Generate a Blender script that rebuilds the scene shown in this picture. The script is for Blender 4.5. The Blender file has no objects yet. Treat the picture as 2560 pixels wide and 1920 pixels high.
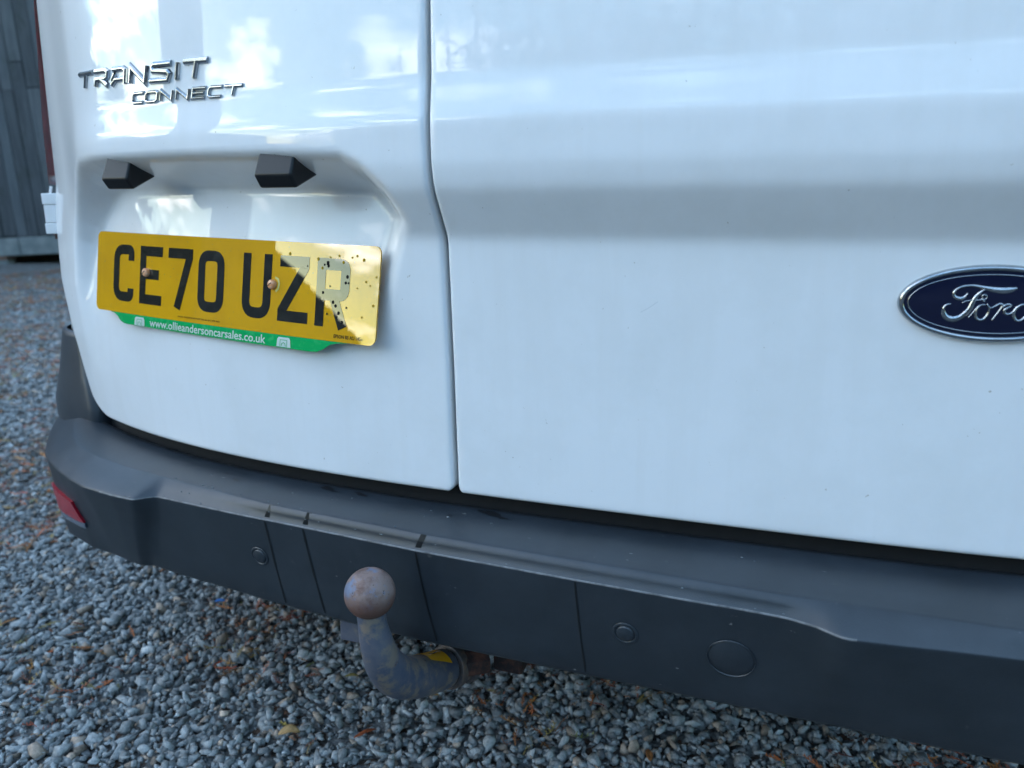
import bpy, bmesh, math, random
import numpy as np
from mathutils import Matrix, Vector, noise as mnoise
random.seed(7); rng = np.random.default_rng(11)
R = math.radians
S = bpy.context.scene
COL = S.collection

# ------------------------------------------------------------------ camera
cam_d = bpy.data.cameras.new('camera'); cam = bpy.data.objects.new('camera', cam_d); COL.objects.link(cam)
S.camera = cam
cx = Vector((0.9453, 0.3257, -0.0049)); cdn = Vector((0.0692, -0.2141, -0.9744)); cf = Vector((-0.3189, 0.9208, -0.2250))
cf.normalize(); cx = (cx - cf * cx.dot(cf)).normalized(); cup = cx.cross(cf)
M = Matrix((cx, cup, -cf)).transposed().to_4x4(); M.translation = Vector((0.3637, -0.6187, 0.7634))
cam.matrix_world = M
cam_d.sensor_fit = 'HORIZONTAL'; cam_d.sensor_width = 36.0; cam_d.lens = 1950 / 2560 * 36.0
cam_d.clip_start = 0.02; cam_d.clip_end = 500
cam_d.dof.use_dof = True; cam_d.dof.focus_distance = 0.82; cam_d.dof.aperture_fstop = 5.6

# ------------------------------------------------------------------ world
W = bpy.data.worlds.new('World'); S.world = W; W.use_nodes = True
nt = W.node_tree; nt.nodes.clear()
def wn(t, **k):
    n = nt.nodes.new(t)
    for a, b in k.items(): setattr(n, a, b)
    return n
SUN_EL, SUN_AZ = 4.5, -64.5        # azimuth measured from -Y towards -X
sd = Vector((math.sin(R(SUN_AZ)) * math.cos(R(SUN_EL)), -math.cos(R(SUN_AZ)) * math.cos(R(SUN_EL)), math.sin(R(SUN_EL))))
sky = wn('ShaderNodeTexSky', sky_type='NISHITA'); sky.sun_disc = False
sky.sun_elevation = R(SUN_EL); sky.sun_rotation = math.atan2(sd.x, sd.y)
sky.air_density = 1.2; sky.dust_density = 0.6; sky.ozone_density = 2.0
tc = wn('ShaderNodeTexCoord'); mp = wn('ShaderNodeMapping'); mp.inputs['Scale'].default_value = (1.0, 1.0, 3.4)
nt.links.new(tc.outputs['Generated'], mp.inputs['Vector'])
nz = wn('ShaderNodeTexNoise'); nz.inputs['Scale'].default_value = 5.2; nz.inputs['Detail'].default_value = 7; nz.inputs['Roughness'].default_value = .58
nt.links.new(mp.outputs[0], nz.inputs['Vector'])
rmp = wn('ShaderNodeValToRGB'); rmp.color_ramp.elements[0].position = .50; rmp.color_ramp.elements[1].position = .66
nt.links.new(nz.outputs['Fac'], rmp.inputs['Fac'])
# clouds: warm lit rims towards the set sun, cool grey elsewhere
geo = wn('ShaderNodeVectorMath', operation='DOT_PRODUCT'); geo.inputs[1].default_value = sd
nt.links.new(tc.outputs['Generated'], geo.inputs[0])
mr = wn('ShaderNodeMapRange'); mr.inputs['From Min'].default_value = .55; mr.inputs['From Max'].default_value = 1.0
nt.links.new(geo.outputs['Value'], mr.inputs['Value'])
cc = wn('ShaderNodeMix', data_type='RGBA'); cc.inputs[6].default_value = (4.0, 5.6, 7.6, 1); cc.inputs[7].default_value = (26, 24.5, 24, 1)
nt.links.new(mr.outputs[0], cc.inputs[0])
tint = wn('ShaderNodeMix', data_type='RGBA', blend_type='MULTIPLY'); tint.inputs[0].default_value = 1; tint.inputs[7].default_value = (.62, .90, 1.13, 1)
nt.links.new(sky.outputs[0], tint.inputs[6])
mx = wn('ShaderNodeMix', data_type='RGBA')
fm = wn('ShaderNodeMath', operation='MULTIPLY'); fm.inputs[1].default_value = .75
nt.links.new(rmp.outputs['Color'], fm.inputs[0]); nt.links.new(fm.outputs[0], mx.inputs[0])
nt.links.new(tint.outputs[2], mx.inputs[6]); nt.links.new(cc.outputs[2], mx.inputs[7])
bg = wn('ShaderNodeBackground'); bg.inputs['Strength'].default_value = 0.10
nt.links.new(mx.outputs[2], bg.inputs['Color'])
wo = wn('ShaderNodeOutputWorld'); nt.links.new(bg.outputs[0], wo.inputs['Surface'])
sun_d = bpy.data.lights.new('sun', 'SUN'); sun_d.energy = 0.1; sun_d.angle = R(3); sun_d.color = (1, .8, .62)
sun = bpy.data.objects.new('sun', sun_d); COL.objects.link(sun); sun.rotation_euler = sd.to_track_quat('Z', 'Y').to_euler()
vs = S.view_settings; vs.view_transform = 'Standard'; vs.look = 'None'; vs.exposure = 3.22; vs.gamma = 1.0; vs.use_curve_mapping = False

# ------------------------------------------------------------------ helpers
def tag(o, label=None, cat=None, group=None, kind=None):
    if label: o['label'] = label
    if cat: o['category'] = cat
    if group: o['group'] = group
    if kind: o['kind'] = kind
    return o
def empty(name, loc=(0, 0, 0)):
    o = bpy.data.objects.new(name, None); COL.objects.link(o); o.location = loc; o.empty_display_size = .1
    return o
def link(name, me, mat=None, parent=None, loc=None, smooth=False):
    o = bpy.data.objects.new(name, me); COL.objects.link(o)
    if mat: 
        for m in (mat if isinstance(mat, (list, tuple)) else [mat]): me.materials.append(m)
    if parent:
        o.parent = parent
        o.matrix_parent_inverse = Matrix.Translation(-abs_loc(parent))
    if loc: o.location = loc
    if smooth: me.shade_smooth()
    return o
def abs_loc(o):
    v = Vector(o.location)
    if o.parent: v = Vector((0, 0, 0)) + (o.matrix_parent_inverse @ v) + abs_loc(o.parent)
    return v
def mesh(name, v, f):
    me = bpy.data.meshes.new(name); me.from_pydata([tuple(map(float, p)) for p in v], [], [tuple(q) for q in f]); me.update(); return me
def bmobj(name, bm, mat, parent=None, smooth=False, bevel=0, seg=2, loc=None):
    bmesh.ops.recalc_face_normals(bm, faces=bm.faces)
    me = bpy.data.meshes.new(name); bm.to_mesh(me); bm.free()
    o = link(name, me, mat, parent, loc, smooth)
    if bevel:
        m = o.modifiers.new('b', 'BEVEL'); m.width = bevel; m.segments = seg; m.limit_method = 'ANGLE'; m.angle_limit = R(35)
        me.shade_smooth(); w = o.modifiers.new('w', 'WEIGHTED_NORMAL'); w.keep_sharp = True
    return o
def box(bm, x0, x1, y0, y1, z0, z1, mtx=None):
    vs_ = [bm.verts.new(p) for p in ((x0,y0,z0),(x1,y0,z0),(x1,y1,z0),(x0,y1,z0),(x0,y0,z1),(x1,y0,z1),(x1,y1,z1),(x0,y1,z1))]
    if mtx:
        for v in vs_: v.co = mtx @ v.co
    for q in ((0,3,2,1),(4,5,6,7),(0,1,5,4),(1,2,6,5),(2,3,7,6),(3,0,4,7)): bm.faces.new([vs_[i] for i in q])
    return vs_
def cyl(bm, p, r, h, axis=(0,0,1), n=24, r2=None):
    q = Vector(axis).to_track_quat('Z', 'Y').to_matrix().to_4x4(); q.translation = Vector(p)
    bmesh.ops.create_cone(bm, cap_ends=True, segments=n, radius1=r, radius2=r if r2 is None else r2, depth=h, matrix=q)
def tube(bm, pts, rad, n=16, cap=True):
    pts = [Vector(p) for p in pts]; rings = []
    up = None
    for i, p in enumerate(pts):
        t = (pts[min(i+1, len(pts)-1)] - pts[max(i-1, 0)]).normalized()
        if up is None: up = t.orthogonal().normalized()
        up = (up - t * up.dot(t)).normalized(); s = t.cross(up)
        r = rad[i] if hasattr(rad, '__len__') else rad
        rings.append([bm.verts.new(p + (up * math.cos(a) + s * math.sin(a)) * r) for a in [2*math.pi*k/n for k in range(n)]])
    for a, b in zip(rings, rings[1:]):
        for k in range(n): bm.faces.new((a[k], a[(k+1)%n], b[(k+1)%n], b[k]))
    if cap: bm.faces.new(rings[0][::-1]); bm.faces.new(rings[-1])
def spline(pts, n):
    P = np.array(pts, float); t = np.arange(len(P)); out = []
    for s in np.linspace(0, len(P)-1, n):
        i = min(int(s), len(P)-2); u = s - i
        p0 = P[max(i-1,0)]; p1 = P[i]; p2 = P[i+1]; p3 = P[min(i+2,len(P)-1)]
        out.append(.5*((2*p1)+(-p0+p2)*u+(2*p0-5*p1+4*p2-p3)*u*u+(-p0+3*p1-3*p2+p3)*u**3))
    return np.array(out)
def gridmesh(name, P, mat, parent=None, smooth=True, flip=False, closed=False):
    n, m, _ = P.shape; v = P.reshape(-1, 3)
    i, j = np.meshgrid(np.arange(n-1), np.arange(m-1), indexing='ij')
    a = (i*m+j).ravel(); f = np.stack([a, a+1, a+m+1, a+m], 1)
    if flip: f = f[:, ::-1]
    me = bpy.data.meshes.new(name); me.from_pydata(v.tolist(), [], f.tolist()); me.update()
    return link(name, me, mat, parent, None, smooth)

# ------------------------------------------------------------------ materials
def mat(name, col, rough=.5, metal=0, coat=0, spec=.5, coat_rough=.02, alpha=None):
    m = bpy.data.materials.new(name); m.use_nodes = True; b = m.node_tree.nodes['Principled BSDF']
    b.inputs['Base Color'].default_value = (*col, 1); b.inputs['Roughness'].default_value = rough; b.inputs['Metallic'].default_value = metal
    b.inputs['Coat Weight'].default_value = coat; b.inputs['Coat Roughness'].default_value = coat_rough; b.inputs['Specular IOR Level'].default_value = spec
    return m
def NN(m, t, **k):
    n = m.node_tree.nodes.new(t)
    for a, b in k.items():
        if a in ('operation', 'data_type', 'blend_type', 'feature', 'noise_dimensions', 'distance', 'attribute_name'): setattr(n, a, b)
        else: n.inputs[a.replace('_', ' ')].default_value = b
    return n
def L(m, a, b): m.node_tree.links.new(a, b)
def bsdf(m): return m.node_tree.nodes['Principled BSDF']
def noisemix(m, c1, c2, scale, lo=.4, hi=.6, detail=6, rough=.6, space='Object', stretch=None, src=None):
    """mix base colour between c1 (or src socket) and c2 by a noise mask; returns (mask, colour socket)"""
    t = NN(m, 'ShaderNodeTexCoord'); mpp = NN(m, 'ShaderNodeMapping')
    if stretch: mpp.inputs['Scale'].default_value = stretch
    L(m, t.outputs[space], mpp.inputs['Vector'])
    n = NN(m, 'ShaderNodeTexNoise', Scale=scale, Detail=detail, Roughness=rough); L(m, mpp.outputs[0], n.inputs['Vector'])
    r = NN(m, 'ShaderNodeMapRange', From_Min=lo, From_Max=hi); L(m, n.outputs['Fac'], r.inputs['Value'])
    x = NN(m, 'ShaderNodeMix', data_type='RGBA'); L(m, r.outputs[0], x.inputs[0])
    if src is not None: L(m, src, x.inputs[6])
    else: x.inputs[6].default_value = (*c1, 1)
    x.inputs[7].default_value = (*c2, 1)
    L(m, x.outputs[2], bsdf(m).inputs['Base Color'])
    return r.outputs[0], x.outputs[2]
def bump(m, scale, dist, strength=.5, detail=4, stretch=None, coat=False, voronoi=False):
    t = NN(m, 'ShaderNodeTexCoord'); mpp = NN(m, 'ShaderNodeMapping'); L(m, t.outputs['Object'], mpp.inputs['Vector'])
    if stretch: mpp.inputs['Scale'].default_value = stretch
    n = NN(m, 'ShaderNodeTexNoise', Scale=scale, Detail=detail); L(m, mpp.outputs[0], n.inputs['Vector'])
    b = NN(m, 'ShaderNodeBump', Strength=strength, Distance=dist); L(m, n.outputs['Fac'], b.inputs['Height'])
    old = bsdf(m).inputs['Normal']
    if old.is_linked: L(m, old.links[0].from_socket, b.inputs['Normal'])
    L(m, b.outputs[0], old)
    if coat: L(m, b.outputs[0], bsdf(m).inputs['Coat Normal'])

paint = mat('white_paint', (.80, .81, .82), .45, 0, .8, .2, .02)
msk, c0 = noisemix(paint, (.80, .81, .82), (.74, .75, .75), 9, .45, .75, 8, .65)
_m, c0 = noisemix(paint, None, (.77, .775, .775), 34, .50, .80, 5, .6, src=c0, stretch=(1, 1, .06))     # faint rain streaks
noisemix(paint, None, (.50, .48, .44), 160, .735, .78, 3, .5, src=c0)       # sparse dirt specks
bump(paint, 3.0, .0016, .35, 2); bump(paint, 420, .00004, .5, 2)
t_ = NN(paint, 'ShaderNodeBump', Strength=.35, Distance=.0016); 
shade_in = mat('underseal_and_gap_shade', (.012, .012, .013), .9)  # near-black colour stands in for shade in shut lines and board gaps
plastic = mat('black_bumper_plastic', (.030, .034, .040), .42, 0, 0, .6)
_m, c1 = noisemix(plastic, (.017, .023, .030), (.032, .041, .052), 5, .4, .7, 8, .7)
_m, c2 = noisemix(plastic, None, (.10, .10, .10), 55, .70, .80, 5, .6, src=c1, stretch=(1, 1, 1))
noisemix(plastic, None, (.20, .20, .20), 230, .76, .80, 2, .5, src=c2, stretch=(.35, 1, 1))
bump(plastic, 900, .0003, .55, 2)
_r = NN(plastic, 'ShaderNodeMapRange', To_Min=.40, To_Max=.60); L(plastic, _m, _r.inputs['Value']); L(plastic, _r.outputs[0], bsdf(plastic).inputs['Roughness'])
worn = mat('worn_plastic_edge', (.16, .17, .18), .5)
noisemix(worn, (.05, .052, .055), (.16, .165, .17), 60, .35, .6, 6, .7)
stain = mat('wet_black_stain', (.008, .009, .010), .35)
gloss_black = mat('gloss_black_plastic', (.010, .011, .013), .34, 0, 0, .35)
bump(gloss_black, 700, .0001, .3)
chrome = mat('chrome', (.62, .64, .66), .16, 1)
noisemix(chrome, (.42, .44, .46), (.28, .28, .28), 60, .5, .8)
blue = mat('badge_blue', (.002, .004, .024), .4, 0, .6, .2, .02)
yellow = mat('plate_yellow', (.78, .33, .002), .6, 0, 1, .05, .01)
_m, cy = noisemix(yellow, (.69, .345, .002), (.61, .30, .003), 14, .4, .7)
_m, cy = noisemix(yellow, None, (.30, .24, .08), 420, .70, .74, 2, .5, src=cy)
yellow_edge = mat('plate_yellow_edge', (.45, .24, .01), .5)
pblack = mat('plate_black', (.014, .012, .009), .6, 0, 1, .05, .01)
noisemix(pblack, (.012, .011, .009), (.035, .033, .028), 60, .5, .8)
for m_ in (yellow, pblack): bsdf(m_).inputs['Coat IOR'].default_value = 1.75     # hard glossy acrylic face
green = mat('plate_green', (.0, .22, .075), .6, 0, 1, .05, .02)
noisemix(green, (.0, .34, .085), (.04, .42, .13), 90, .5, .75)
pwhite = mat('plate_white', (.52, .60, .56), .42, 0, 1, .5, .02)
screwcap = mat('orange_screw_cap', (.42, .15, .05), .35, 0, .3)
noisemix(screwcap, (.70, .26, .09), (.85, .5, .3), 260, .4, .65)
redlens = mat('red_lens', (.50, .010, .03), .35, 0, .35, .5, .02)
noisemix(redlens, (.40, .008, .024), (.27, .006, .017), 240, .4, .6, stretch=(1, 1, .2))
tail_red = mat('tail_light_lens', (.20, .008, .018), .3, 0, .5)
rust = mat('rusty_ball_steel', (.2, .12, .1), .62, .25)
m1, ca = noisemix(rust, (.24, .165, .145), (.12, .06, .045), 34, .45, .62, 9, .7)
m2, cb = noisemix(rust, None, (.15, .18, .26), 40, .54, .63, 8, .65, src=ca)
noisemix(rust, None, (.03, .02, .018), 260, .66, .74, 4, .5, src=cb)
_t = NN(rust, 'ShaderNodeTexCoord'); _s = NN(rust, 'ShaderNodeSeparateXYZ'); L(rust, _t.outputs['Object'], _s.inputs[0])
_n = NN(rust, 'ShaderNodeTexNoise', Scale=60, Detail=6); L(rust, _t.outputs['Object'], _n.inputs['Vector'])
_a = NN(rust, 'ShaderNodeMath', operation='MULTIPLY_ADD'); L(rust, _n.outputs['Fac'], _a.inputs[0]); _a.inputs[1].default_value = .022; L(rust, _s.outputs['Z'], _a.inputs[2])
_r = NN(rust, 'ShaderNodeMapRange', From_Min=.408, From_Max=.392); L(rust, _a.outputs[0], _r.inputs['Value'])
_x = NN(rust, 'ShaderNodeMix', data_type='RGBA'); L(rust, _r.outputs[0], _x.inputs[0]); L(rust, bsdf(rust).inputs['Base Color'].links[0].from_socket, _x.inputs[6]); _x.inputs[7].default_value = (.15, .075, .055, 1); L(rust, _x.outputs[2], bsdf(rust).inputs['Base Color'])     # rust brown over the lower half of the ball, edge broken by noise
bump(rust, 140, .0012, .6, 8); bump(rust, 700, .0004, .5)
towp = mat('blue_grey_chipped_paint', (.07, .11, .2), .5, .1)
m1, ca = noisemix(towp, (.070, .085, .125), (.125, .125, .145), 26, .4, .65, 8, .7)
m2, cb = noisemix(towp, None, (.21, .17, .135), 34, .50, .60, 9, .7, src=ca)
noisemix(towp, None, (.10, .04, .025), 80, .66, .74, 6, .6, src=cb)
bump(towp, 120, .001, .5, 8)
rustd = mat('dark_rusty_steel', (.05, .025, .02), .7, .2)
noisemix(rustd, (.035, .022, .02), (.14, .055, .035), 60, .45, .65, 8, .7); bump(rustd, 220, .001, .7)
greysteel = mat('grey_steel', (.12, .11, .11), .55, .5)
noisemix(greysteel, (.12, .11, .11), (.2, .14, .11), 90, .45, .65)
label_y = mat('yellow_sticker', (.85, .42, .01), .4, 0, .3)
zinc = mat('zinc_bolt', (.55, .54, .50), .35, .9)
rubber = mat('rubber', (.015, .015, .016), .75)
gravelm = mat('slate_gravel', (.18, .19, .19), .82, 0, 0, .35)
at = NN(gravelm, 'ShaderNodeAttribute'); at.attribute_name = 'tone'
_t = NN(gravelm, 'ShaderNodeTexCoord'); _n = NN(gravelm, 'ShaderNodeTexNoise', Scale=240, Detail=4, Roughness=.7); L(gravelm, _t.outputs['Object'], _n.inputs['Vector'])
_r = NN(gravelm, 'ShaderNodeMapRange', From_Min=.3, From_Max=.7, To_Min=.62, To_Max=1.3); L(gravelm, _n.outputs['Fac'], _r.inputs['Value'])
_x = NN(gravelm, 'ShaderNodeVectorMath', operation='SCALE'); L(gravelm, at.outputs['Color'], _x.inputs[0]); L(gravelm, _r.outputs[0], _x.inputs['Scale'])
L(gravelm, _x.outputs[0], bsdf(gravelm).inputs['Base Color']); bump(gravelm, 330, .0012, .6, 4)
groundm = mat('gravelly_earth', (.08, .06, .05), .95, 0, 0, .2)
ma, ca = noisemix(groundm, (.055, .040, .030), (.11, .105, .10), 38, .45, .6, 8, .75)
mb, cb = noisemix(groundm, None, (.17, .075, .035), 7, .5, .7, 10, .8, src=ca)
_v = NN(groundm, 'ShaderNodeTexVoronoi', Scale=75); _t = NN(groundm, 'ShaderNodeTexCoord'); L(groundm, _t.outputs['Object'], _v.inputs['Vector'])
_mm = NN(groundm, 'ShaderNodeMix', data_type='RGBA', blend_type='MIX'); 
_h = NN(groundm, 'ShaderNodeSeparateColor'); L(groundm, _v.outputs['Color'], _h.inputs[0])
_g = NN(groundm, 'ShaderNodeMapRange', From_Min=.30, From_Max=.42, To_Max=.85); L(groundm, _h.outputs[0], _g.inputs['Value']); L(groundm, _g.outputs[0], _mm.inputs[0])
L(groundm, cb, _mm.inputs[6]); _mm.inputs[7].default_value = (.17, .18, .18, 1); L(groundm, _mm.outputs[2], bsdf(groundm).inputs['Base Color'])
bump(groundm, 60, .02, .7, 8)
litterm = mat('brown_needles', (.2, .07, .025), .8, 0, 0, .2)
at = NN(litterm, 'ShaderNodeAttribute'); at.attribute_name = 'tone'; L(litterm, at.outputs['Color'], bsdf(litterm).inputs['Base Color'])
barkm = mat('bark', (.07, .05, .04), .9); noisemix(barkm, (.07, .05, .04), (.03, .022, .018), 12, .4, .6, stretch=(1, 1, .2))
needlem = mat('conifer_needles', (.030, .050, .022), .8); noisemix(needlem, (.022, .040, .018), (.050, .072, .030), 2.5, .4, .6)
def woodmat(name, a, b, c):
    m = mat(name, a, .85, 0, 0, .2)
    _, s1 = noisemix(m, a, b, 5, .35, .65, 8, .75, stretch=(6, 6, .35))
    noisemix(m, None, c, 2.2, .55, .75, 6, .7, src=s1, stretch=(2, 2, 1)); bump(m, 30, .004, .6, 5, stretch=(4, 4, .3)); return m
planks = [woodmat('weathered_plank_%s' % n, a, b, c) for n, a, b, c in (
    ('dark', (.052, .055, .060), (.10, .105, .11), (.032, .040, .030)),
    ('grey', (.075, .08, .086), (.135, .14, .145), (.050, .058, .045)),
    ('pale', (.075, .082, .090), (.13, .138, .145), (.055, .050, .045)))]
stonem = mat('pale_sill_stone', (.17, .19, .19), .8); noisemix(stonem, (.14, .16, .16), (.24, .25, .24), 6, .4, .65); bump(stonem, 40, .005, .5)
brickm = mat('pier_brick', (.22, .10, .06), .9); noisemix(brickm, (.22, .10, .06), (.12, .07, .05), 12, .4, .6)
roofm = mat('corrugated_roof', (.06, .065, .07), .6); noisemix(roofm, (.05, .055, .06), (.1, .07, .05), 4, .5, .7)
glassd = mat('dark_glass', (.01, .012, .014), .05)

# ------------------------------------------------------------------ van surface functions (metres, x right, y into the van, z up)
def ylow(x):
    x = np.asarray(x, float); d = x - .3
    return .117 + np.where(d < 0, .196 * np.abs(d) ** 3.2, .4 * np.abs(d) ** 3.2)
_z = np.arange(.40, 1.9, .001)
_o = np.interp(_z, [.40, .456, .60, .731, .778, .800, .839, .876, 1.05, 1.9], [.006, .0, -.006, -.014, -.044, -.049, -.050, -.044, -.038, .14])
_k = np.exp(-.5 * (np.arange(-25, 26) / 4.0) ** 2); _k /= _k.sum()
_o = np.convolve(np.pad(_o, 25, mode='edge'), _k, 'valid')
def off(z): return np.interp(z, _z, _o)
def kink(x, z):
    s = .006; return .13 * s * np.logaddexp(0, (-.49 - x) / s) * np.clip((z - .58) / .22, 0, 1)
def base(x, z):
    t = np.clip((-.41 - np.asarray(x, float)) / .20, 0, 1); t = t*t*(3-2*t)
    return ylow(x) + off(z) * (1 - t) + t * -.020 * np.clip((z - .456) / .2, 0, 1) + kink(x, z)
OUT = np.array([(-.600,.44),(-.600,.66),(-.590,.72),(-.575,.75),(-.553,.778),(-.519,.808),(-.49,.821),(-.45,.824),(-.263,.822),(-.132,.819),(-.053,.815),(-.032,.806),(-.007,.784),(.005,.764),(.010,.747),(.002,.73),(-.008,.70),(-.014,.68),(-.02,.64),(-.027,.615),(-.03,.44)])
def sdf(x, z, P=OUT):
    x = np.asarray(x, float); z = np.asarray(z, float)
    d = np.full(np.broadcast(x, z).shape, 9.); ins = np.zeros(d.shape, bool)
    for i in range(len(P)):
        a = P[i]; b = P[(i+1) % len(P)]; e = b - a
        t = np.clip(((x-a[0])*e[0]+(z-a[1])*e[1])/(e@e), 0, 1)
        if i < len(P)-1: d = np.minimum(d, np.hypot(x-a[0]-t*e[0], z-a[1]-t*e[1]))
        c = ((a[1] > z) != (b[1] > z)) & (x < (b[0]-a[0])*(z-a[1])/((b[1]-a[1]) or 1e-9)+a[0]); ins ^= c
    return np.where(ins, d, 0)
def yplate(x, z, bow=.006):
    u = (x + .31) / .256
    return .2000 - .2039 * (x + .31) + .1573 * (z - .729) - bow * (1 - u*u)
def ss(t): t = np.clip(t, 0, 1); return t*t*(3-2*t)
def door_left(x, z):
    b = base(x, z); q = .012 * np.logaddexp(0, (np.asarray(z, float) - .618) / .012)
    f = ylow(x) - .0065 + .20 * np.minimum(q, .16) + kink(x, z)
    return b + np.maximum(f - b, 0) * ss(sdf(x, z) / .042)
def door_right(x, z): return base(x, z)

van = empty('parked_van', (.12, 1.6, 0))
tag(van, 'white panel van seen close from behind, two rear doors above a black bumper', 'van')

def door(name, F, xl, xr, zb, zt):
    dz = [0, .0004, .0012, .0025, .0045, .008, .013]
    zs = np.array([zb + d for d in dz] + list(np.arange(zb + .018, 1.02, .0045)) + list(np.arange(1.03, zt - .01, .025)) + [zt - .004, zt - .001, zt])
    e = [0, .0004, .0012, .0025, .0045]
    n = 210; rows = []
    for z in zs:
        a, b = xl(z), xr(z)
        u = np.concatenate([[a + q for q in e], np.linspace(a + .008, b - .008, n), [b - q for q in e[::-1]]])
        y = F(u, np.full(u.shape, z))
        d = np.minimum(np.minimum(u - a, b - u), min(z - zb, zt - z)); r = .0045
        y = y + np.where(d < r, r - np.sqrt(np.maximum(r*r - (r - np.minimum(d, r))**2, 0)), 0)
        rows.append(np.stack([u, y, np.full(u.shape, z)], 1))
    P = np.array(rows)
    def inset(row): q = row.copy(); q[..., 1] += .016; return q
    P = np.concatenate([inset(P[:1]), P, inset(P[-1:])], 0)
    P = np.concatenate([inset(P[:, :1]), P, inset(P[:, -1:])], 1)
    return gridmesh(name, P, paint, van, True)
def rr(d, r): d = min(max(d, 0), r); return r - math.sqrt(max(r*r - (r-d)**2, 0))
ZB, ZT, GAP = .456, 1.72, .0425
def xl_left(z): return float(np.interp(z, [.456, .458, .461, .466, .474, .484, .525, .561, .60, .66, .75, 1.067, 1.72], [-.560, -.572, -.585, -.600, -.613, -.623, -.635, -.642, -.655, -.680, -.712, -.652, -.60]))
left_door = door('left_rear_door', door_left, xl_left, lambda z: GAP - .0025 - rr(z - ZB, .010), ZB, ZT)
def xr_right(z): return float(np.interp(z, [.456, .466, .484, .561, .66, .75, 1.067, 1.72], [.80, .84, .863, .880, .90, .925, .91, .84]))
right_door = door('right_rear_door', door_right, lambda z: GAP + .0025 + rr(z - ZB, .008), xr_right, ZB, ZT)

# inner liner behind the doors so the shut lines are dark
zs = np.linspace(.43, 1.70, 40); xs = np.linspace(-.64, .88, 60)
P = np.array([[(x*min(1, 1 - max(0, z-1.1)*.06), float(max(door_left(x, z), base(x, z))) + .022, z) for x in xs] for z in zs])
gridmesh('door_frame_liner', P, shade_in, van, True)

# body corner pillars, sides, roof and floor
def bez(p0, p1, p2, n): 
    t = np.linspace(0, 1, n)[:, None]; return (1-t)**2*np.array(p0)+2*t*(1-t)*np.array(p1)+t*t*np.array(p2)
def xs_left(z): return float(np.interp(z, [.30, .566, .709, .796, .87, 1.067, 1.75], [-.776, -.782, -.778, -.764, -.750, -.690, -.61]))
def xs_right(z): return .200 - xs_left(z)
def body_plan(z, side):
    a = xl_left(z) - .005 if side < 0 else xr_right(z) + .005
    xs_ = xs_left(z) if side < 0 else xs_right(z)
    yb = float(base(a + (.005 if side < 0 else -.005), z)) + .003
    c = bez((a, yb), (xs_, yb + .02), (xs_, yb + .12), 12)
    far = np.array([(xs_ - side*-.004*0, y) for y in (yb + .16, .6, 1.0, 1.6, 2.4, 3.2, 3.7)])
    far[:, 0] += side * np.array([.004, .014, .02, .024, .02, .01, -.03])
    return np.concatenate([[(a, yb + .02)], c, far])
for side, nm in ((-1, 'left_body_side'), (1, 'right_body_side')):
    zz = np.concatenate([np.arange(.575, 1.6, .03), [1.64, 1.68, 1.71, 1.74]])
    rows = []
    for z in zz:
        p = body_plan(min(z, 1.70), side); q = np.c_[p, np.full(len(p), z)]
        q[:, 0] -= side * rr(.0, .05) + side * (max(0, z - 1.62) ** 2) * 5
        rows.append(q)
    rows.insert(0, rows[0] * [1, 1, 1] + [-side * .02, .01, 0])
    gridmesh(nm, np.array(rows), paint, van, True, flip=side > 0)
bm = bmesh.new(); box(bm, -.56, .80, .40, 3.9, 1.735, 1.79); bmobj('roof', bm, paint, van, bevel=.03, seg=4)
bm = bmesh.new(); box(bm, -.60, .84, .36, 3.9, .34, .37); bmobj('floor_pan', bm, shade_in, van)
bm = bmesh.new(); box(bm, -.55, .79, 3.7, 4.4, .35, 1.0); box(bm, -.55, .79, 3.68, 3.72, 1.0, 1.75); bmobj('bonnet', bm, paint, van, bevel=.05, seg=4)
for side in (-1, 1):
    bm = bmesh.new(); xa = -.742 if side < 0 else .975
    box(bm, min(xa, xa - side*.02), max(xa, xa - side*.02), .84, 3.8, .26, .60); bmobj('sill_panel', bm, plastic, van, bevel=.01)
    for y in (1.35, 3.35):
        bm = bmesh.new(); cyl(bm, (xa - side*.10, y, .31), .31, .20, (1, 0, 0), 40); w = bmobj('wheel', bm, rubber, van, bevel=.03, seg=3)
        bm = bmesh.new(); cyl(bm, (xa - side*.005, y, .31), .20, .02, (1, 0, 0), 32); cyl(bm, (xa + side*.01, y, .31), .05, .03, (1, 0, 0), 20); bmobj('rim', bm, greysteel, w, bevel=.004)

# tail lights wrapping the corners
for side in (-1, 1):
    zz = np.arange(.797, 1.45, .02); rows = []
    for z in zz:
        p = body_plan(z, side)[4:15]; q = np.c_[p, np.full(len(p), z)]; q[:, 0] += side * .004; q[:, 1] -= .001
        q[-1, 1] = .50 + (z - .797) * -.05
        rows.append(q)
    P = np.array(rows); P = np.concatenate([P[:1] - [side*.012, -.0, 0], P, P[-1:] - [side*.012, 0, 0]], 0)
    gridmesh('tail_light', P, tail_red, van, True, flip=side > 0)

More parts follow.
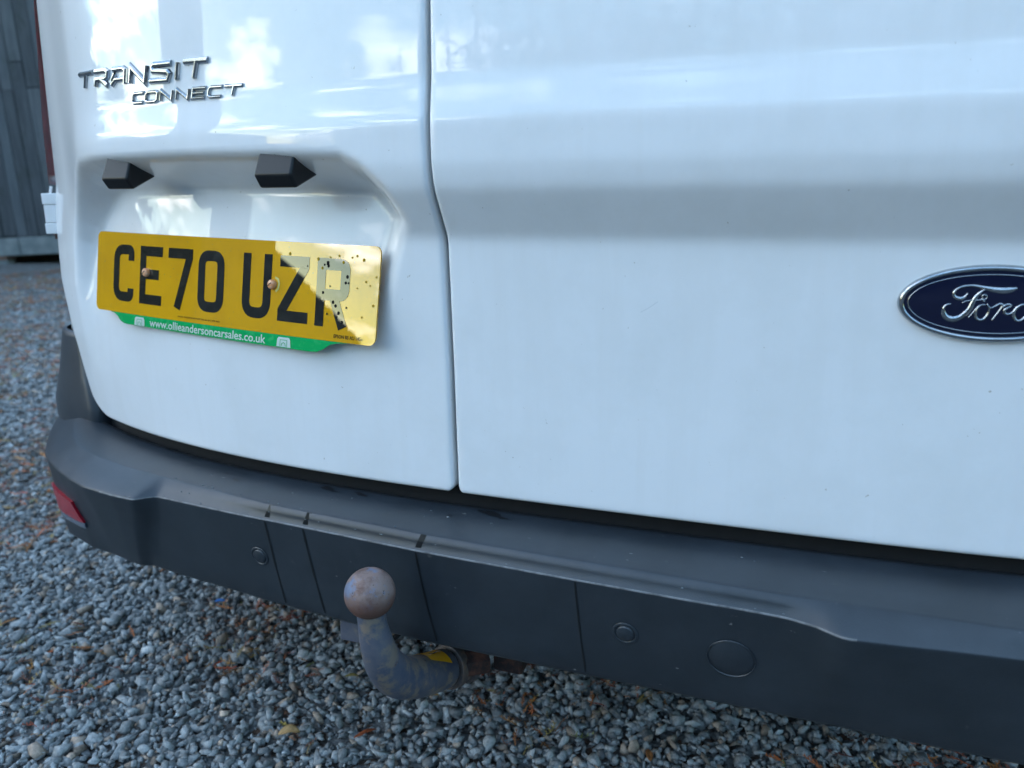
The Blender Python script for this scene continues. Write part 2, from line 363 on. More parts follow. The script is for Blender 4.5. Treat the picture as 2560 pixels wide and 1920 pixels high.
# hinge on the left door edge
hb = empty('door_hinge', (-.748, .35, .752)); hb.parent = van; hb.matrix_parent_inverse = Matrix.Translation(-van.location)
for z0, z1, dx in ((.7215, .7380, 0), (.7386, .7656, .001), (.7662, .783, 0)):
    bm = bmesh.new(); mt = Matrix.Translation((-.704, .332, 0)) @ Matrix.Rotation(R(20), 4, 'Z')
    box(bm, -.026 + dx, .030, -.012 + dx, .016, z0, z1, mt); bmobj('hinge_knuckle', bm, paint, hb, bevel=.0014, seg=3)
bm = bmesh.new(); cyl(bm, (-.732, .336, .752), .0035, .066); bmobj('hinge_pin', bm, rustd, hb)
bm = bmesh.new(); cyl(bm, (-.716, .325, .7165), .004, .006); bmobj('hinge_bolt', bm, rustd, hb)
bm = bmesh.new(); cyl(bm, (-.724, .330, .787), .002, .014, (.3, 0, 1), 10); bmobj('hinge_peg', bm, paint, hb)

# ------------------------------------------------------------------ rear bumper
bx = [-.66, -.64, -.613, -.580, -.535, -.489, -.448, -.391, -.357, -.350, -.343, -.335, -.289, -.215, -.124, .033, .18, .31, .348, .387, .409, .424, .432, .470, .508, .56, .65, .75, .84, .90]
by2 = [.213, .191, .166, .1435, .118, .0954, .079, .068, .0643, .068, .077, .082, .0765, .0675, .0595, .044, .035, .028, .027, .024, .0174, .008, .0045, .0075, .012, .016, .027, .05, .095, .15]
bz2 = [.420]*30
b1x = [-.64, -.60, -.56, -.494, -.416, -.396, -.165, -.111, .029, .149, .266, .386, .559, .65, .75, .83, .88]
b1y = [.240, .204, .171, .139, .117, .1135, .069, .063, .050, .043, .038, .032, .029, .040, .066, .115, .18]
b3x = [-.69, -.652, -.583, -.513, -.419, -.362, -.350, -.30, -.19, -.068, .027, .199, .395, .581, .68, .78, .85, .91]
b3y = [.25, .212, .162, .136, .121, .1125, .1185, .106, .086, .073, .065, .060, .056, .052, .064, .09, .13, .19]
def sm(xq, X, Y, s=.006):
    k = np.linspace(-2.2, 2.2, 9); w = np.exp(-k*k/2); w /= w.sum()
    return sum(wi * np.interp(xq + ki*s, X, Y) for wi, ki in zip(w, k))
def bump_row(x):
    """profile of the bumper at station x: list of (y, z) from inside the gap to the return under it"""
    x = np.asarray(x, float)
    y2 = sm(x, bx, by2, .003); z2 = sm(x, bx, bz2, .004); y1 = sm(x, b1x, b1y, .012); y3 = sm(x, b3x, b3y, .003); yd = ylow(x) - .001
    dk = sm(x, [-.62, -.46, -.40, .44, .52, .9], [1, 1, 0, 0, .6, 1], .01)      # outer ends: sharper shoulder
    z1 = .4365 + .001 * dk
    return [(yd + .05, .400 + 0*x), (yd + .012, .4385 + 0*x), (yd, .4400 + 0*x), (.5*(yd+y1), .4390 + 0*x), (y1 + .004, z1 + .0006), (y1 + .0009, z1 + .0001), (y1 - .0008, z1 - .0006),
            (.5*(y1+y2) , .5*(z1+z2)+.0003), (y2 + .0024, z2 + .0017), (y2 + .0008, z2 + .0005), (y2 + .0001, z2 - .0003), (y2, z2 - .0012),
            (y2 + .0006, z2 - .004), (y2*.75 + y3*.25 + .0005, z2*.75 + .305*.25), (.5*(y2+y3), .5*(z2+.305)), (y2*.2 + y3*.8, z2*.2 + .305*.8), (y3 + .0003, .3065 + 0*x), (y3 + .003, .3025 + 0*x), (y3 + .010, .301 + 0*x), (y3 + .06, .306 + 0*x)]
xs = np.unique(np.concatenate([np.linspace(-.622, -.41, 34), np.linspace(-.41, -.32, 60), np.linspace(-.33, .33, 60), np.linspace(.33, .48, 50), np.linspace(.48, .86, 30)]))
prof = bump_row(xs); P = np.array([[(x - .043*min(1, max(0, (.420 - z[i])/.115))*math.exp(-((x + .355)/.08)**2), y[i], z[i]) for i, x in enumerate(xs)] for y, z in prof])
# wrap the ends round the corners: rows differ in reach
def wrap(P, side):
    col = P[:, 0] if side < 0 else P[:, -1]; ext = []
    outx = -.835 if side < 0 else 1.03
    for k in range(1, 15):
        t = k / 14; a = t * math.pi / 2; new = []
        for r in range(len(col)):
            x0, y0, z0 = col[r]
            nb = P[r, 1] if side < 0 else P[r, -2]; dv = np.array([x0, y0]) - nb[:2]; dv /= np.linalg.norm(dv)
            inset = [.085, .075, .070, .062, .056, .052, .049, .03, .006, .002, .0, 0, .001, .004, .006, .01, .014, .016, .03, .07][r]
            e = np.array([outx - side*inset, .42]); c = np.array([x0, y0]) + dv * abs(outx - side*inset - x0) / max(abs(dv[0]), .3) * .72
            q = (1-t)**2*np.array([x0, y0]) + 2*t*(1-t)*c + t*t*e
            z = z0 + (.012 * math.sin(t*math.pi/2) if r in (1, 2, 3) else 0)
            new.append((q[0], q[1], z))
        ext.append(new)
    for y in (.52, .62, .75):
        ext.append([(ext[13][r][0], y, ext[13][r][2]) for r in range(len(col))])
    E_ = np.array(ext).transpose(1, 0, 2)
    return np.concatenate([E_[:, ::-1], P], 1) if side < 0 else np.concatenate([P, E_], 1)
P = wrap(P, -1); P = wrap(P, 1)
bumper = gridmesh('rear_bumper', P, [plastic, worn], van, True)
m_ = P.shape[1]
for r in (9, 10):
    for j in range(m_ - 1):
        if -.42 < P[r, j, 0] < .44: bumper.data.polygons[r*(m_-1)+j].material_index = 1
# corner upstands beside the doors
for side in (-1, 1):
    rows = []
    for z in (.430, .445, .46, .50, .54, .565, .5725, .574):
        a = (xl_left(max(z, .470)) - .004) if side < 0 else (xr_right(max(z, .47)) + .004)
        xs_ = (-.786 if side < 0 else .986) - side * max(0, z - .47) * .27
        yb = float(base(a, .5)) + .004
        k = .006 if z == .574 else 0
        c = bez((a, yb + k), (xs_ - side*k, yb + .022 + k), (xs_ - side*k, yb + .125), 14)
        rows.append(np.c_[np.concatenate([[(a, yb + .03)], c, [(xs_ - side*k, .55), (xs_ - side*k, .75)]]), np.full(17, z)])
    gridmesh('bumper_corner_upstand', np.array(rows), plastic, van, True, flip=side > 0)

def face_y(x, z):
    y2 = float(sm(x, bx, by2, .003)); z2 = float(sm(x, bx, bz2, .004)); y3 = float(sm(x, b3x, b3y, .012))
    t = (z2 - z) / (z2 - .305); return y2 + (y3 - y2) * t
# water runs: short wet bars over the shoulder and thin lines down the face
for x, w, dx in ((-.167, .0022, .006), (-.114, .0026, .010), (.029, .0018, .012), (.199, .0014, .006)):
    pr = bump_row(x); v = []; f = []
    top = [(float(pr[i][0]), float(pr[i][1])) for i in (6, 7, 8)]
    wid = .0062
    pts = [(x + .002 + .006 * (2-k)/2, y - .0006, z + .0008, wid * (.9 if x < .1 else .5)) for k, (y, z) in enumerate(top)]
    y2, z2 = float(pr[11][0]), float(pr[11][1])
    for k in range(9):
        t = k / 8; z = z2 - .001 - (z2 - .310) * t; xx = x + dx * (t**1.4); pts.append((xx, face_y(xx, z) - .0005, z, w * (.5 + .25*math.sin(k*2.1))))
    for a, y, z, ww in pts: v += [(a - ww/2 - .0005, y, z), (a + ww/2 + .0005, y, z)]
    f = [(2*i, 2*i+1, 2*i+3, 2*i+2) for i in range(len(pts)-1)]
    f = [q for i, q in enumerate(f) if i != 2 and not (x > .1 and i < 2)]
    link('water_run', mesh('water_run', v, f), stain, van)
# parking sensors and tow-eye cover
def disc_part(name, x, z, r, ring, cap_h, mtl, dark=None, raised=True):
    y = face_y(x, z); nx = (face_y(x + .03, z) - face_y(x - .03, z)) / .06; nz_ = (face_y(x, z + .02) - face_y(x, z - .02)) / .04
    n = Vector((nx, -1, nz_)).normalized()
    c = Vector((x, y, z)); bm = bmesh.new()
    q = n.to_track_quat('Z', 'Y').to_matrix().to_4x4(); q.translation = c
    prof_ = [(r + ring, .0), (r + ring*.75, .0010), (r + ring*.35, .0009), (r + .0006, -.0012), (r, -.0012), (r - .0002, cap_h - .0006), (r - .0012, cap_h), (0.0001, cap_h + .0002)]
    n_ = 40; rings_ = [[bm.verts.new(q @ Vector((rad*math.cos(2*math.pi*k/n_), rad*math.sin(2*math.pi*k/n_), h + .0004))) for k in range(n_)] for rad, h in prof_]
    for a, b in zip(rings_, rings_[1:]):
        for k in range(n_): bm.faces.new((a[k], a[(k+1)%n_], b[(k+1)%n_], b[k]))
    return bmobj(name, bm, mtl, van, True)
disc_part('parking_sensor', -.186, .368, .0088, .0035, .0016, plastic)
disc_part('parking_sensor', .246, .368, .0086, .0042, .0018, plastic)
disc_part('tow_eye_cover', .343, .362, .0205, .0012, .0003, plastic)
# reflector with its pale lower trim on the left end of the bumper
def face_patch(name, pts, lift, mtl, n=10, m=5, th=.006):
    (xa, za), (xb, zb), (xc, zc), (xd, zd) = pts; Pp = np.zeros((m, n, 3))
    for i in range(m):
        for j in range(n):
            u = j/(n-1); w = i/(m-1); x = (xa*(1-u)+xb*u)*(1-w)+(xd*(1-u)+xc*u)*w; z = (za*(1-u)+zb*u)*(1-w)+(zd*(1-u)+zc*u)*w
            Pp[i, j] = (x, face_y(x, z) - lift, z)
    Pp = np.concatenate([Pp[:1]+[0, th+lift, 0], Pp, Pp[-1:]+[0, th+lift, 0]], 0); Pp = np.concatenate([Pp[:, :1]+[0, th+lift, 0], Pp, Pp[:, -1:]+[0, th+lift, 0]], 1)
    return gridmesh(name, Pp, mtl, van, False, flip=True)
face_patch('rear_reflector', ((-.600, .380), (-.516, .3775), (-.500, .349), (-.592, .343)), .0045, redlens)
trimm = mat('pale_wet_trim', (.12, .14, .18), .25)
face_patch('reflector_trim', ((-.592, .3425), (-.499, .3485), (-.503, .339), (-.588, .332)), .0036, trimm)

# number plate lamps: three-sided black prisms under the recess ceiling
def lamp(x0, x1, sec):
    bm = bmesh.new(); n = len(sec); dl = [0, -.006, -.005, 0]
    L_ = [bm.verts.new((x0 + dl[i], y, z)) for i, (y, z) in enumerate(sec)]; R_ = [bm.verts.new((x1 + dl[i]*.6, y, z)) for i, (y, z) in enumerate(sec)]
    bm.faces.new(L_); bm.faces.new(R_[::-1])
    for k in range(n): bm.faces.new((L_[k], L_[(k+1) % n], R_[(k+1) % n], R_[k]))
    return bmobj('number_plate_lamp', bm, gloss_black, van, bevel=.003, seg=4)
lamp(-.153, -.110, [(.090, .829), (.079, .793), (.088, .780), (.146, .802)])
lamp(-.405, -.368, [(.138, .828), (.127, .794), (.136, .782), (.178, .801)])

# ------------------------------------------------------------------ stroke lettering laid on the door
def strokes(name, polys, to3, width, h, mtl, parent, closed=(), flat=False):
    """polys: list of 2-D polylines; to3(u, v, lift) maps them to the surface"""
    V = []; F = []
    prof_ = [(-1, 0), (-.72, .62), (-.16, 1), (.16, 1), (.72, .62), (1, 0)] if not flat else [(-1, 1), (1, 1)]
    for pi_, pl in enumerate(polys):
        wd = width; 
        if isinstance(pl, tuple): pl, wd = pl
        p = np.array(pl, float); n = len(p); cl = np.allclose(p[0], p[-1])
        if cl: p = p[:-1]; n -= 1
        W_ = np.full(n, wd) if not hasattr(wd, '__len__') else np.array(wd)
        N = []
        for i in range(n):
            a = p[(i-1) % n] if (cl or i > 0) else None; b = p[(i+1) % n] if (cl or i < n-1) else None
            d1 = (p[i]-a)/np.linalg.norm(p[i]-a) if a is not None else None; d2 = (b-p[i])/np.linalg.norm(b-p[i]) if b is not None else None
            if d1 is None: d1 = d2
            if d2 is None: d2 = d1
            n1 = np.array([-d1[1], d1[0]]); n2 = np.array([-d2[1], d2[0]]); mm = n1 + n2; mm /= max(np.linalg.norm(mm), 1e-6)
            N.append(mm / max(mm @ n1, .5))
        k = len(prof_); s0 = len(V)
        for i in range(n):
            for s, l in prof_:
                q = p[i] + N[i]*W_[i]*.5*s; V.append(to3(q[0], q[1], l*h))
        for i in range(n if cl else n-1):
            for j in range(k-1): a = s0+i*k+j; b = s0+((i+1) % n)*k+j; F.append((a, a+1, b+1, b))
        if not cl and not flat: F.append([s0+j for j in range(k)]); F.append([s0+(n-1)*k+j for j in range(k)][::-1])
    me = mesh(name, V, F); bm = bmesh.new(); bm.from_mesh(me); bmesh.ops.recalc_face_normals(bm, faces=bm.faces); bm.to_mesh(me); bm.free()
    return link(name, me, mtl, parent)
GL = {'T': [[(0, 1), (1.05, 1)], [(.55, 1), (.48, 0)]],
      'R': [[(.02, 1), (.78, 1), (.95, .88), (.93, .58), (.78, .46), (.14, .46), (.08, 0)], [(.48, .46), (.95, 0)]],
      'A': [[(.1, 1), (.78, 1), (.95, .86), (.93, 0)], [(.95, .34), (.30, .34), (.05, 0)], [(.25,.72),(.05,.3)]],
      'N': [[(.05, 0), (.08, 1), (.9, 0), (.95, 1)]],
      'S': [[(1, 1), (.15, 1), (.05, .85), (.12, .62), (.85, .50), (.95, .36), (.88, .02), (0, .02)]],
      'I': [[(.5, 1), (.46, 0)]],
      'C': [[(1, 1), (.2, 1), (.05, .85), (.03, .15), (.15, .0), (.95, 0)]],
      'O': [[(.2, 1), (.85, 1), (1, .85), (.97, .15), (.82, 0), (.15, 0), (0, .15), (.03, .85), (.2, 1)]],
      'E': [[(1, 1), (.05, 1), (.03, 0), (.98, 0)], [(.05, .5), (.9, .5)]]}
def word(txt, x0, x1, zt0, zt1, zb0, zb1, widths, name, wst, h):
    tot = sum(widths[c] for c in txt) + .22*(len(txt)-1); s = 0; grp = empty(name, (.5*(x0+x1), float(base(.5*(x0+x1), zb0)), zb0)); grp.parent = van; grp.matrix_parent_inverse = Matrix.Translation(-van.location)
    for c in txt:
        w = widths[c]
        def to3(u, v, l, s=s, w=w):
            a = (s + u*w)/tot; x = x0 + (x1-x0)*a; zt = zt0+(zt1-zt0)*a; zb = zb0+(zb1-zb0)*a
            v_ = v; x += .004*v_*(zt-zb)/.02; z = zb + (zt-zb)*v_
            e = .001; y = float(base(x, z)); return (x, y - l - .0002, z)
        # straight strokes in metric space
        asp = (x1-x0)/tot; hh = .5*((zt0-zb0)+(zt1-zb1))
        pl = [[(u*w*asp, v*hh) for u, v in q] for q in GL[c]]
        def to3m(U, V_, l, to3=to3, w=w): return to3(U/(w*asp), V_/hh, l)
        strokes('letter', pl, to3m, wst, h, chrome, grp)
        s += w + .22
wd_ = dict(T=1.15, R=1, A=1, N=1.1, S=1.15, I=.28, C=1, O=1.05, E=1)
word('TRANSIT', -.455, -.222, .917, .9110, .9008, .8940, wd_, 'model_lettering', .0070, .0036)
word('CONNECT', -.343, -.174, .8860, .8830, .8760, .8735, wd_, 'model_lettering', .0043, .0028)

# the few marks on the right door: one short scuff and a thin dried run
scuff = mat('dull_scuff', (.66, .68, .69), .6)
def on_door(u, v, l): return (u, float(base(u, v)) - .0002, v)
strokes('paint_scuff', [([(.240, .664), (.247, .668), (.256, .6745)], .0009), ([(.251, .671), (.254, .6735)], .0007)], on_door, .001, 0, scuff, van, flat=True)

# oval badge on the right door
OC = (.527, .682); A_, B_ = .0705, .0315
badge = empty('oval_badge', (OC[0], .113, OC[1])); badge.parent = van; badge.matrix_parent_inverse = Matrix.Translation(-van.location)
def oval(name, prof_, mtl, n=96, cap=True):
    V = []; F = []
    for q, l in prof_:
        for k in range(n):
            a = 2*math.pi*k/n; x = OC[0] + (A_-q)*math.cos(a); z = OC[1] + (B_-q)*math.sin(a); V.append((x, float(base(OC[0], OC[1])) + .6*(float(base(x, z)) - float(base(OC[0], OC[1]))) - l, z))
    for r in range(len(prof_)-1):
        for k in range(n): F.append((r*n+k, r*n+(k+1) % n, (r+1)*n+(k+1) % n, (r+1)*n+k))
    if cap: F.append([(len(prof_)-1)*n+k for k in range(n)])
    me = mesh(name, V, F); bm = bmesh.new(); bm.from_mesh(me); bmesh.ops.recalc_face_normals(bm, faces=bm.faces); bm.to_mesh(me); bm.free()
    return link(name, me, mtl, badge, None, True)
oval('chrome_rim', [(-.0005, -.002), (-.0005, .0015), (.0004, .0042), (.0020, .0056), (.0036, .0052), (.0046, .0036)], chrome, cap=False)
oval('blue_field', [(.0044, .0036), (.008, .0040), (.014, .0046), (.021, .0049), (.0275, .0051)], blue)
oval('pinstripe', [(.0070, .0041), (.0072, .0045), (.0078, .0045), (.0080, .0041)], chrome, cap=False)
zx = lambda p: (2160 + p[0]/5.53, 600 + p[1]/5.53)
S1 = [(1410,722),(1375,768),(1320,798),(1262,790),(1222,758),(1222,715),(1260,668),(1340,632),(1470,618),(1620,645),(1760,676),(1880,690),(1990,683),(2088,655)]
R1 = [9,16,22,22,18,16,14,14,15,20,28,32,30,14]
S2 = [(1645,668),(1580,715),(1520,780),(1480,850),(1440,930),(1380,1000),(1300,1055),(1210,1080),(1120,1055),(1078,990),(1082,925),(1120,880),(1178,868)]
R2 = [8,16,22,24,26,28,28,30,28,22,16,12,10]
S3 = [(1335,855),(1380,832),(1460,820),(1540,818),(1590,812),(1612,790),(1608,760),(1640,742),(1672,760),(1668,792),(1635,808),(1606,806),(1645,838)]
S4 = [(1415,1060),(1480,990),(1540,915),(1600,882),(1650,886)]
S5 = [(1600,882),(1545,930),(1518,1000),(1530,1065),(1580,1092),(1640,1070),(1690,1000),(1705,930),(1680,880),(1720,925),(1780,905),(1850,872),(1888,885),(1870,930),(1810,1010),(1735,1098)]
S6 = [(1870,930),(1930,885),(1990,878),(2008,905),(1960,925),(1915,960),(1925,1005),(1985,1010),(2060,960),(2130,895),(2200,880),(2250,900)]
S7 = [(2250,900),(2190,880),(2110,910),(2050,980),(2050,1060),(2100,1105),(2170,1080),(2240,1000),(2330,840),(2420,690),(2470,620),(2490,650),(2440,760),(2350,900),(2290,1020),(2300,1090),(2370,1080),(2450,1010)]
GU = np.array([[0.9453, 0.0692, -0.3189], [0.3257, -0.2141, 0.9208], [-0.0049, -0.9744, -0.2250]])
# drawing plan of the script in badge units: (px, py) of the tracing sheet -> metres on the badge
def sheet(p):
    ax = (p[0] - 1885) / 2840.; az = -(p[1] - 868) / 2840.       # isotropic first guess, sheared below
    return ax, az
def to_badge(u, v, l):
    return (OC[0] + u, float(base(OC[0] + u, OC[1] + v))*.6 + .4*float(base(OC[0], OC[1])) - .0047 + .0000*l - l, OC[1] + v)
def unproj(p):
    px, py = 2160 + p[0]/5.53, 600 + p[1]/5.53
    r = GU @ np.array([(px-1280)/1950, (py-960)/1950, 1.]); C0 = np.array([.3637, -.6187, .7634]); y = .111
    q = C0 + r*(y - C0[1])/r[1]; return q[0]-OC[0], q[2]-OC[1]
PXM = 1/2750./1.0
polys = []
for s_, r_ in ((S1, R1), (S2, R2), (S3, [9]*13), (S4, [9]*5), (S5, [10,14,16,15,14,14,13,12,9,9,11,13,13,12,11,9]), (S6, [10,12,12,9,12,16,14,12,12,14,12,10]), (S7, [10,12,16,18,16,13,13,15,16,15,12,12,15,17,16,13,12,9])):
    pts = spline([(*unproj(p), r*2) for p, r in zip(s_, r_)], len(s_)*4)
    polys.append(([tuple(q[:2]) for q in pts], [q[2]*PXM*.36 for q in pts]))
# widths: tracing units (5.53 per pixel, about 2.9 px per mm)
polys = [(a, [w*.0+max(.0007, w*.60) for w in b]) for a, b in polys]
strokes('script_lettering', polys, to_badge, .001, .0011, chrome, badge).data.shade_smooth()

# ------------------------------------------------------------------ number plate
plate = empty('number_plate', (-.31, .18, .66)); tag(plate, None)
plate.parent = van; plate.matrix_parent_inverse = Matrix.Translation(-van.location)
X0, ZTOP = -.5508, .7293          # top left corner; plate runs 520 mm to the right along the recess floor
def PL(u, v, l=0.0):
    """u: mm from the left edge, v: mm down from the top, l: lift in metres towards the viewer"""
    a = u / 520.; b = v / 111.
    x = X0 + .5003 * a - .0048*b; z = ZTOP - .0102 * a - .1079 * b
    y = float(yplate(x, ZTOP - .1079*b))
    k = .955; p = (.3637 + k*(x - .3637), -.6187 + k*(y + .6187), .7634 + k*(z - .7634))
    return (p[0], p[1] - l, p[2])
def rounded(w, h, r, n=6):
    pts = []
    for cx_, cy_, a0 in ((w-r, r, -90), (w-r, h-r, 0), (r, h-r, 90), (r, r, 180)):
        for k in range(n+1): a = R(a0 + 90*k/n); pts.append((cx_ + r*math.cos(a), cy_ + r*math.sin(a)))
    return pts
def sheet_poly(name, pts, mtl, lift, th=0, parent=plate, du=12):
    """fill a polygon (mm) with a gridded sheet that follows the plate's bow"""
    bm = bmesh.new(); vv = [bm.verts.new((u, v, 0)) for u, v in pts]; bm.faces.new(vv)
    umin = min(p[0] for p in pts); umax = max(p[0] for p in pts); k = umin + du
    while k < umax:
        bmesh.ops.bisect_plane(bm, geom=bm.verts[:] + bm.edges[:] + bm.faces[:], plane_co=(k, 0, 0), plane_no=(1, 0, 0)); k += du
    if th:
        r = bmesh.ops.extrude_face_region(bm, geom=bm.faces[:])
        for g in r['geom']:
            if isinstance(g, bmesh.types.BMVert): g.co.z = -th
    for v in bm.verts: v.co = Vector(PL(v.co.x, v.co.y, lift + v.co.z))
    return bmobj(name, bm, mtl, parent)
# outline: yellow plate with the dealer strip hanging below it between two swept shoulders
sheet_poly('plate_panel', rounded(520, 111, 9), [yellow], .0005, .0028)
strip = [(u_, 111.2 + (v_ - 111.2)*.70) for u_, v_ in [(36, 111.2), (46, 113.5), (54, 119), (60, 126.5), (68, 131), (76, 132), (424, 133), (436, 131.5), (445, 126), (455, 117), (468, 112.8), (484, 111.2)]]
sheet_poly('dealer_strip', strip, green, .0005, .0028)
def rnd(q, r=8, n=5):
    q = [np.array(p, float) for p in q]; cl = np.allclose(q[0], q[-1]); out = []
    if cl: q = q[:-1]
    N_ = len(q)
    for i in range(N_):
        if not cl and i in (0, N_-1): out.append(tuple(q[i])); continue
        a, b, c = q[i-1], q[i], q[(i+1) % N_]; la = np.linalg.norm(a-b); lc = np.linalg.norm(c-b); k = min(r, la*.45, lc*.45)
        p0 = b + (a-b)/la*k; p2 = b + (c-b)/lc*k
        for t in np.linspace(0, 1, n): out.append(tuple((1-t)**2*p0 + 2*t*(1-t)*b + t*t*p2))
    if cl: out.append(out[0])
    return out
CH = {'C': [rnd([(41, 22), (41, 7), (7, 7), (7, 72), (41, 72), (41, 60)], 15, 8)],
      'E': [[(49, 7), (7, 7), (7, 72), (49, 72)], [(7, 38), (42, 38)]],
      '7': [[(0, 7), (43, 7), (43, 12), (21, 79)]],
      '0': [rnd([(7, 7), (43, 7), (43, 72), (7, 72), (7, 7)], 13, 8)],
      'U': [rnd([(7, 0), (7, 72), (43, 72), (43, 0)], 15, 8)],
      'Z': [[(2, 7), (42, 7), (42, 13), (8, 66), (8, 72), (50, 72)]],
      'R': [[(7, 79), (7, 7), (26, 7)] + rnd([(26, 7), (43, 7), (43, 42), (26, 42)], 15, 8)[1:] + [(9, 42)], [(26, 42), (43, 79)]]}
ox = 41
for c in 'CE70 UZR':
    if c == ' ': ox += 22; continue
    def t3(u, v, l, ox=ox): return PL(ox + u, 16 + v, .0005 + .00035)
    # subdivide long strokes so that they follow the bow
    pl = []
    for q in CH[c]:
        pl.append(([tuple(p) for p in q], 13.2))
    strokes('plate_character', pl, t3, 13.2, 0, pblack, plate, flat=True)
    ox += 61
def text_mesh(name, txt, u0, v0, w, h, mtl, lift):
    cu = bpy.data.curves.new('t', 'FONT'); cu.body = txt; cu.size = 10; cu.resolution_u = 3; cu.offset = .12
    to = bpy.data.objects.new('t', cu); COL.objects.link(to); dg = bpy.context.evaluated_depsgraph_get()
    me = bpy.data.meshes.new_from_object(to.evaluated_get(dg)); bpy.data.objects.remove(to); bpy.data.curves.remove(cu)
    co = np.array([v.co[:] for v in me.vertices]); x0, x1 = co[:, 0].min(), co[:, 0].max(); y0, y1 = co[:, 1].min(), co[:, 1].max()
    for v in me.vertices: v.co = Vector(PL(u0 + (v.co.x-x0)/(x1-x0)*w, v0 + h - (v.co.y-y0)/(y1-y0)*h, lift))
    me.materials.clear(); return link(name, me, mtl, plate)
text_mesh('web_address', 'www.ollieandersoncarsales.co.uk', 128, 113.6, 224, 10.6, pwhite, .0009)
text_mesh('small_print', 'OLLIE ANDERSON CAR SALES (01) 495 062', 187, 104.0, 82, 2.6, pblack, .0009)
text_mesh('small_print', 'EPSON BS AU 145e', 460, 102.5, 42, 4.2, pblack, .0009)
for u in (95, 372):
    sheet_poly('van_emblem', [(u+2, 113.6), (u+19, 113.6), (u+21, 116), (u+22, 125.2), (u-1, 125.2), (u, 116)], pwhite, .0010)
    def te(a, b, l, u=u): return PL(u + a, 113.6 + b*.78, .0013)
    strokes('emblem_outline', [([(5, 14), (5, 4), (16, 4), (16, 14)], .8), ([(7, 13.5), (8, 9.5), (10.5, 8), (13, 9.5), (14, 13.5)], 1.0)], te, 1, 0, green, plate, flat=True)
for u, v, tl in ((118.5, 52, .25), (360, 52, -.2)):
    c = Vector(PL(u, v, .0005)); n = Vector((-.21, -.965, .15)).normalized() ; bm = bmesh.new(); q = n.to_track_quat('Z', 'Y').to_matrix().to_4x4(); q.translation = c
    pr_ = [(.0054, 0), (.0056, .002), (.0053, .0038), (.0042, .0050), (.0024, .0057), (.0001, .0060)]
    rg = [[bm.verts.new(q @ Vector((a*math.cos(2*math.pi*k/20), a*math.sin(2*math.pi*k/20), h))) for k in range(20)] for a, h in pr_]
    for a, b in zip(rg, rg[1:]):
        for k in range(20): bm.faces.new((a[k], a[(k+1) % 20], b[(k+1) % 20], b[k]))
    cap_ = bmobj('screw_cap', bm, screwcap, plate, True)
    bm = bmesh.new(); mt = q @ Matrix.Rotation(R(35), 4, 'Z'); box(bm, -.0030, .0030, -.0005, .0005, .0050, .0063, mt); bmobj('screw_slot', bm, rustd, cap_)
# smear of adhesive round the right cap
def ta(a, b, l): return PL(365 + a, 46 + b, .0010)
smear = mat('old_adhesive', (.55, .50, .14), .6, 0, .5)
strokes('adhesive_smear', [([(-2, -3), (3, -1), (5, 4), (4, 10), (0, 14)], 2.6)], ta, 2, 0, smear, plate, flat=True)
# dried rain spots, mostly on the upper right of the plate
bm = bmesh.new()
def spot(u, v, r, n=9, ph=0):
    vv = [bm.verts.new(PL(u + r*(1 + .25*math.sin(3*k+ph))*math.cos(2*math.pi*k/n), v + r*1.15*math.sin(2*math.pi*k/n), .0011)) for k in range(n)]; bm.faces.new(vv)
for u, v, r in ((385, 14, 1.6), (430, 18, 1.8), (437, 28, 1.6), (448, 15, 1.0), (461, 13, 1.2), (468, 20, 1.7), (480, 14, 1.0), (487, 12, 1.2), (497, 16, 1.6), (502, 40, 1.2), (508, 44, .9), (490, 48, .8), (516, 34, 1.1), (514, 66, 1.4), (499, 80, 1.1)): spot(u, v, r)
bmobj('rain_spots', bm, mat('dull_spot_yellow', (.36, .22, .01), .9, 0, 0, .1), plate)['kind'] = 'stuff'
bm = bmesh.new()
for u, v, r in ((445, 22, 2.3), (446, 25, 1.8), (440, 24, 1.2), (475, 36, 1.9), (473, 43, 1.6), (477, 43, 1.1), (440, 56, 1.6), (450, 48, .9), (456, 66, 1.9), (460, 70, 1.8), (465, 78, 1.9), (471, 88, 1.7), (476, 71, 1.1), (414, 27, .9), (448, 80, 1.3)): spot(u, v, r, 8, u)
bmobj('grime_spots', bm, mat('black_grime', (.010, .010, .010), .9, 0, 0, .1), plate)['kind'] = 'stuff'

# ------------------------------------------------------------------ towbar
tow = empty('tow_bar', (0, .10, .25)); tow.parent = van; tow.matrix_parent_inverse = Matrix.Translation(-van.location)
bm = bmesh.new(); bmesh.ops.create_uvsphere(bm, u_segments=48, v_segments=32, radius=.0252, matrix=Matrix.Translation((0, 0, .39)))
for v in bm.verts:
    h = v.co.z - .39
    if h > .0225: v.co.z = .39 + .0225 + (h-.0225)*.25
bmobj('tow_ball', bm, rust, tow, True)
path = spline([(0, 0, .372), (.000, .003, .350), (.001, .010, .322), (.0005, .025, .294), (.002, .050, .266), (.006, .082, .247), (.011, .112, .234), (.015, .134, .227)], 46)
rad = np.interp(np.linspace(0, 1, 46), [0, .10, .3, .5, .75, 1], [.0144, .0143, .0180, .0222, .0232, .0228])
bm = bmesh.new(); tube(bm, path, list(rad), 28); neck = bmobj('swan_neck', bm, towp, tow, True)
ax = Vector((.30, .93, -.20)).normalized(); pc = Vector((.018, .146, .2235))
bm = bmesh.new(); cyl(bm, pc, .0268, .012, ax, 32); cyl(bm, pc + ax*.013, .0235, .014, ax, 32); cyl(bm, pc + ax*.027, .0268, .010, ax, 32); bmobj('collar', bm, greysteel, tow, bevel=.0015)
bm = bmesh.new(); cyl(bm, Vector((.046, .160, .226)), .0165, .030, (.8, .6, 0), 6); bmobj('locking_nut', bm, rustd, tow, bevel=.002)
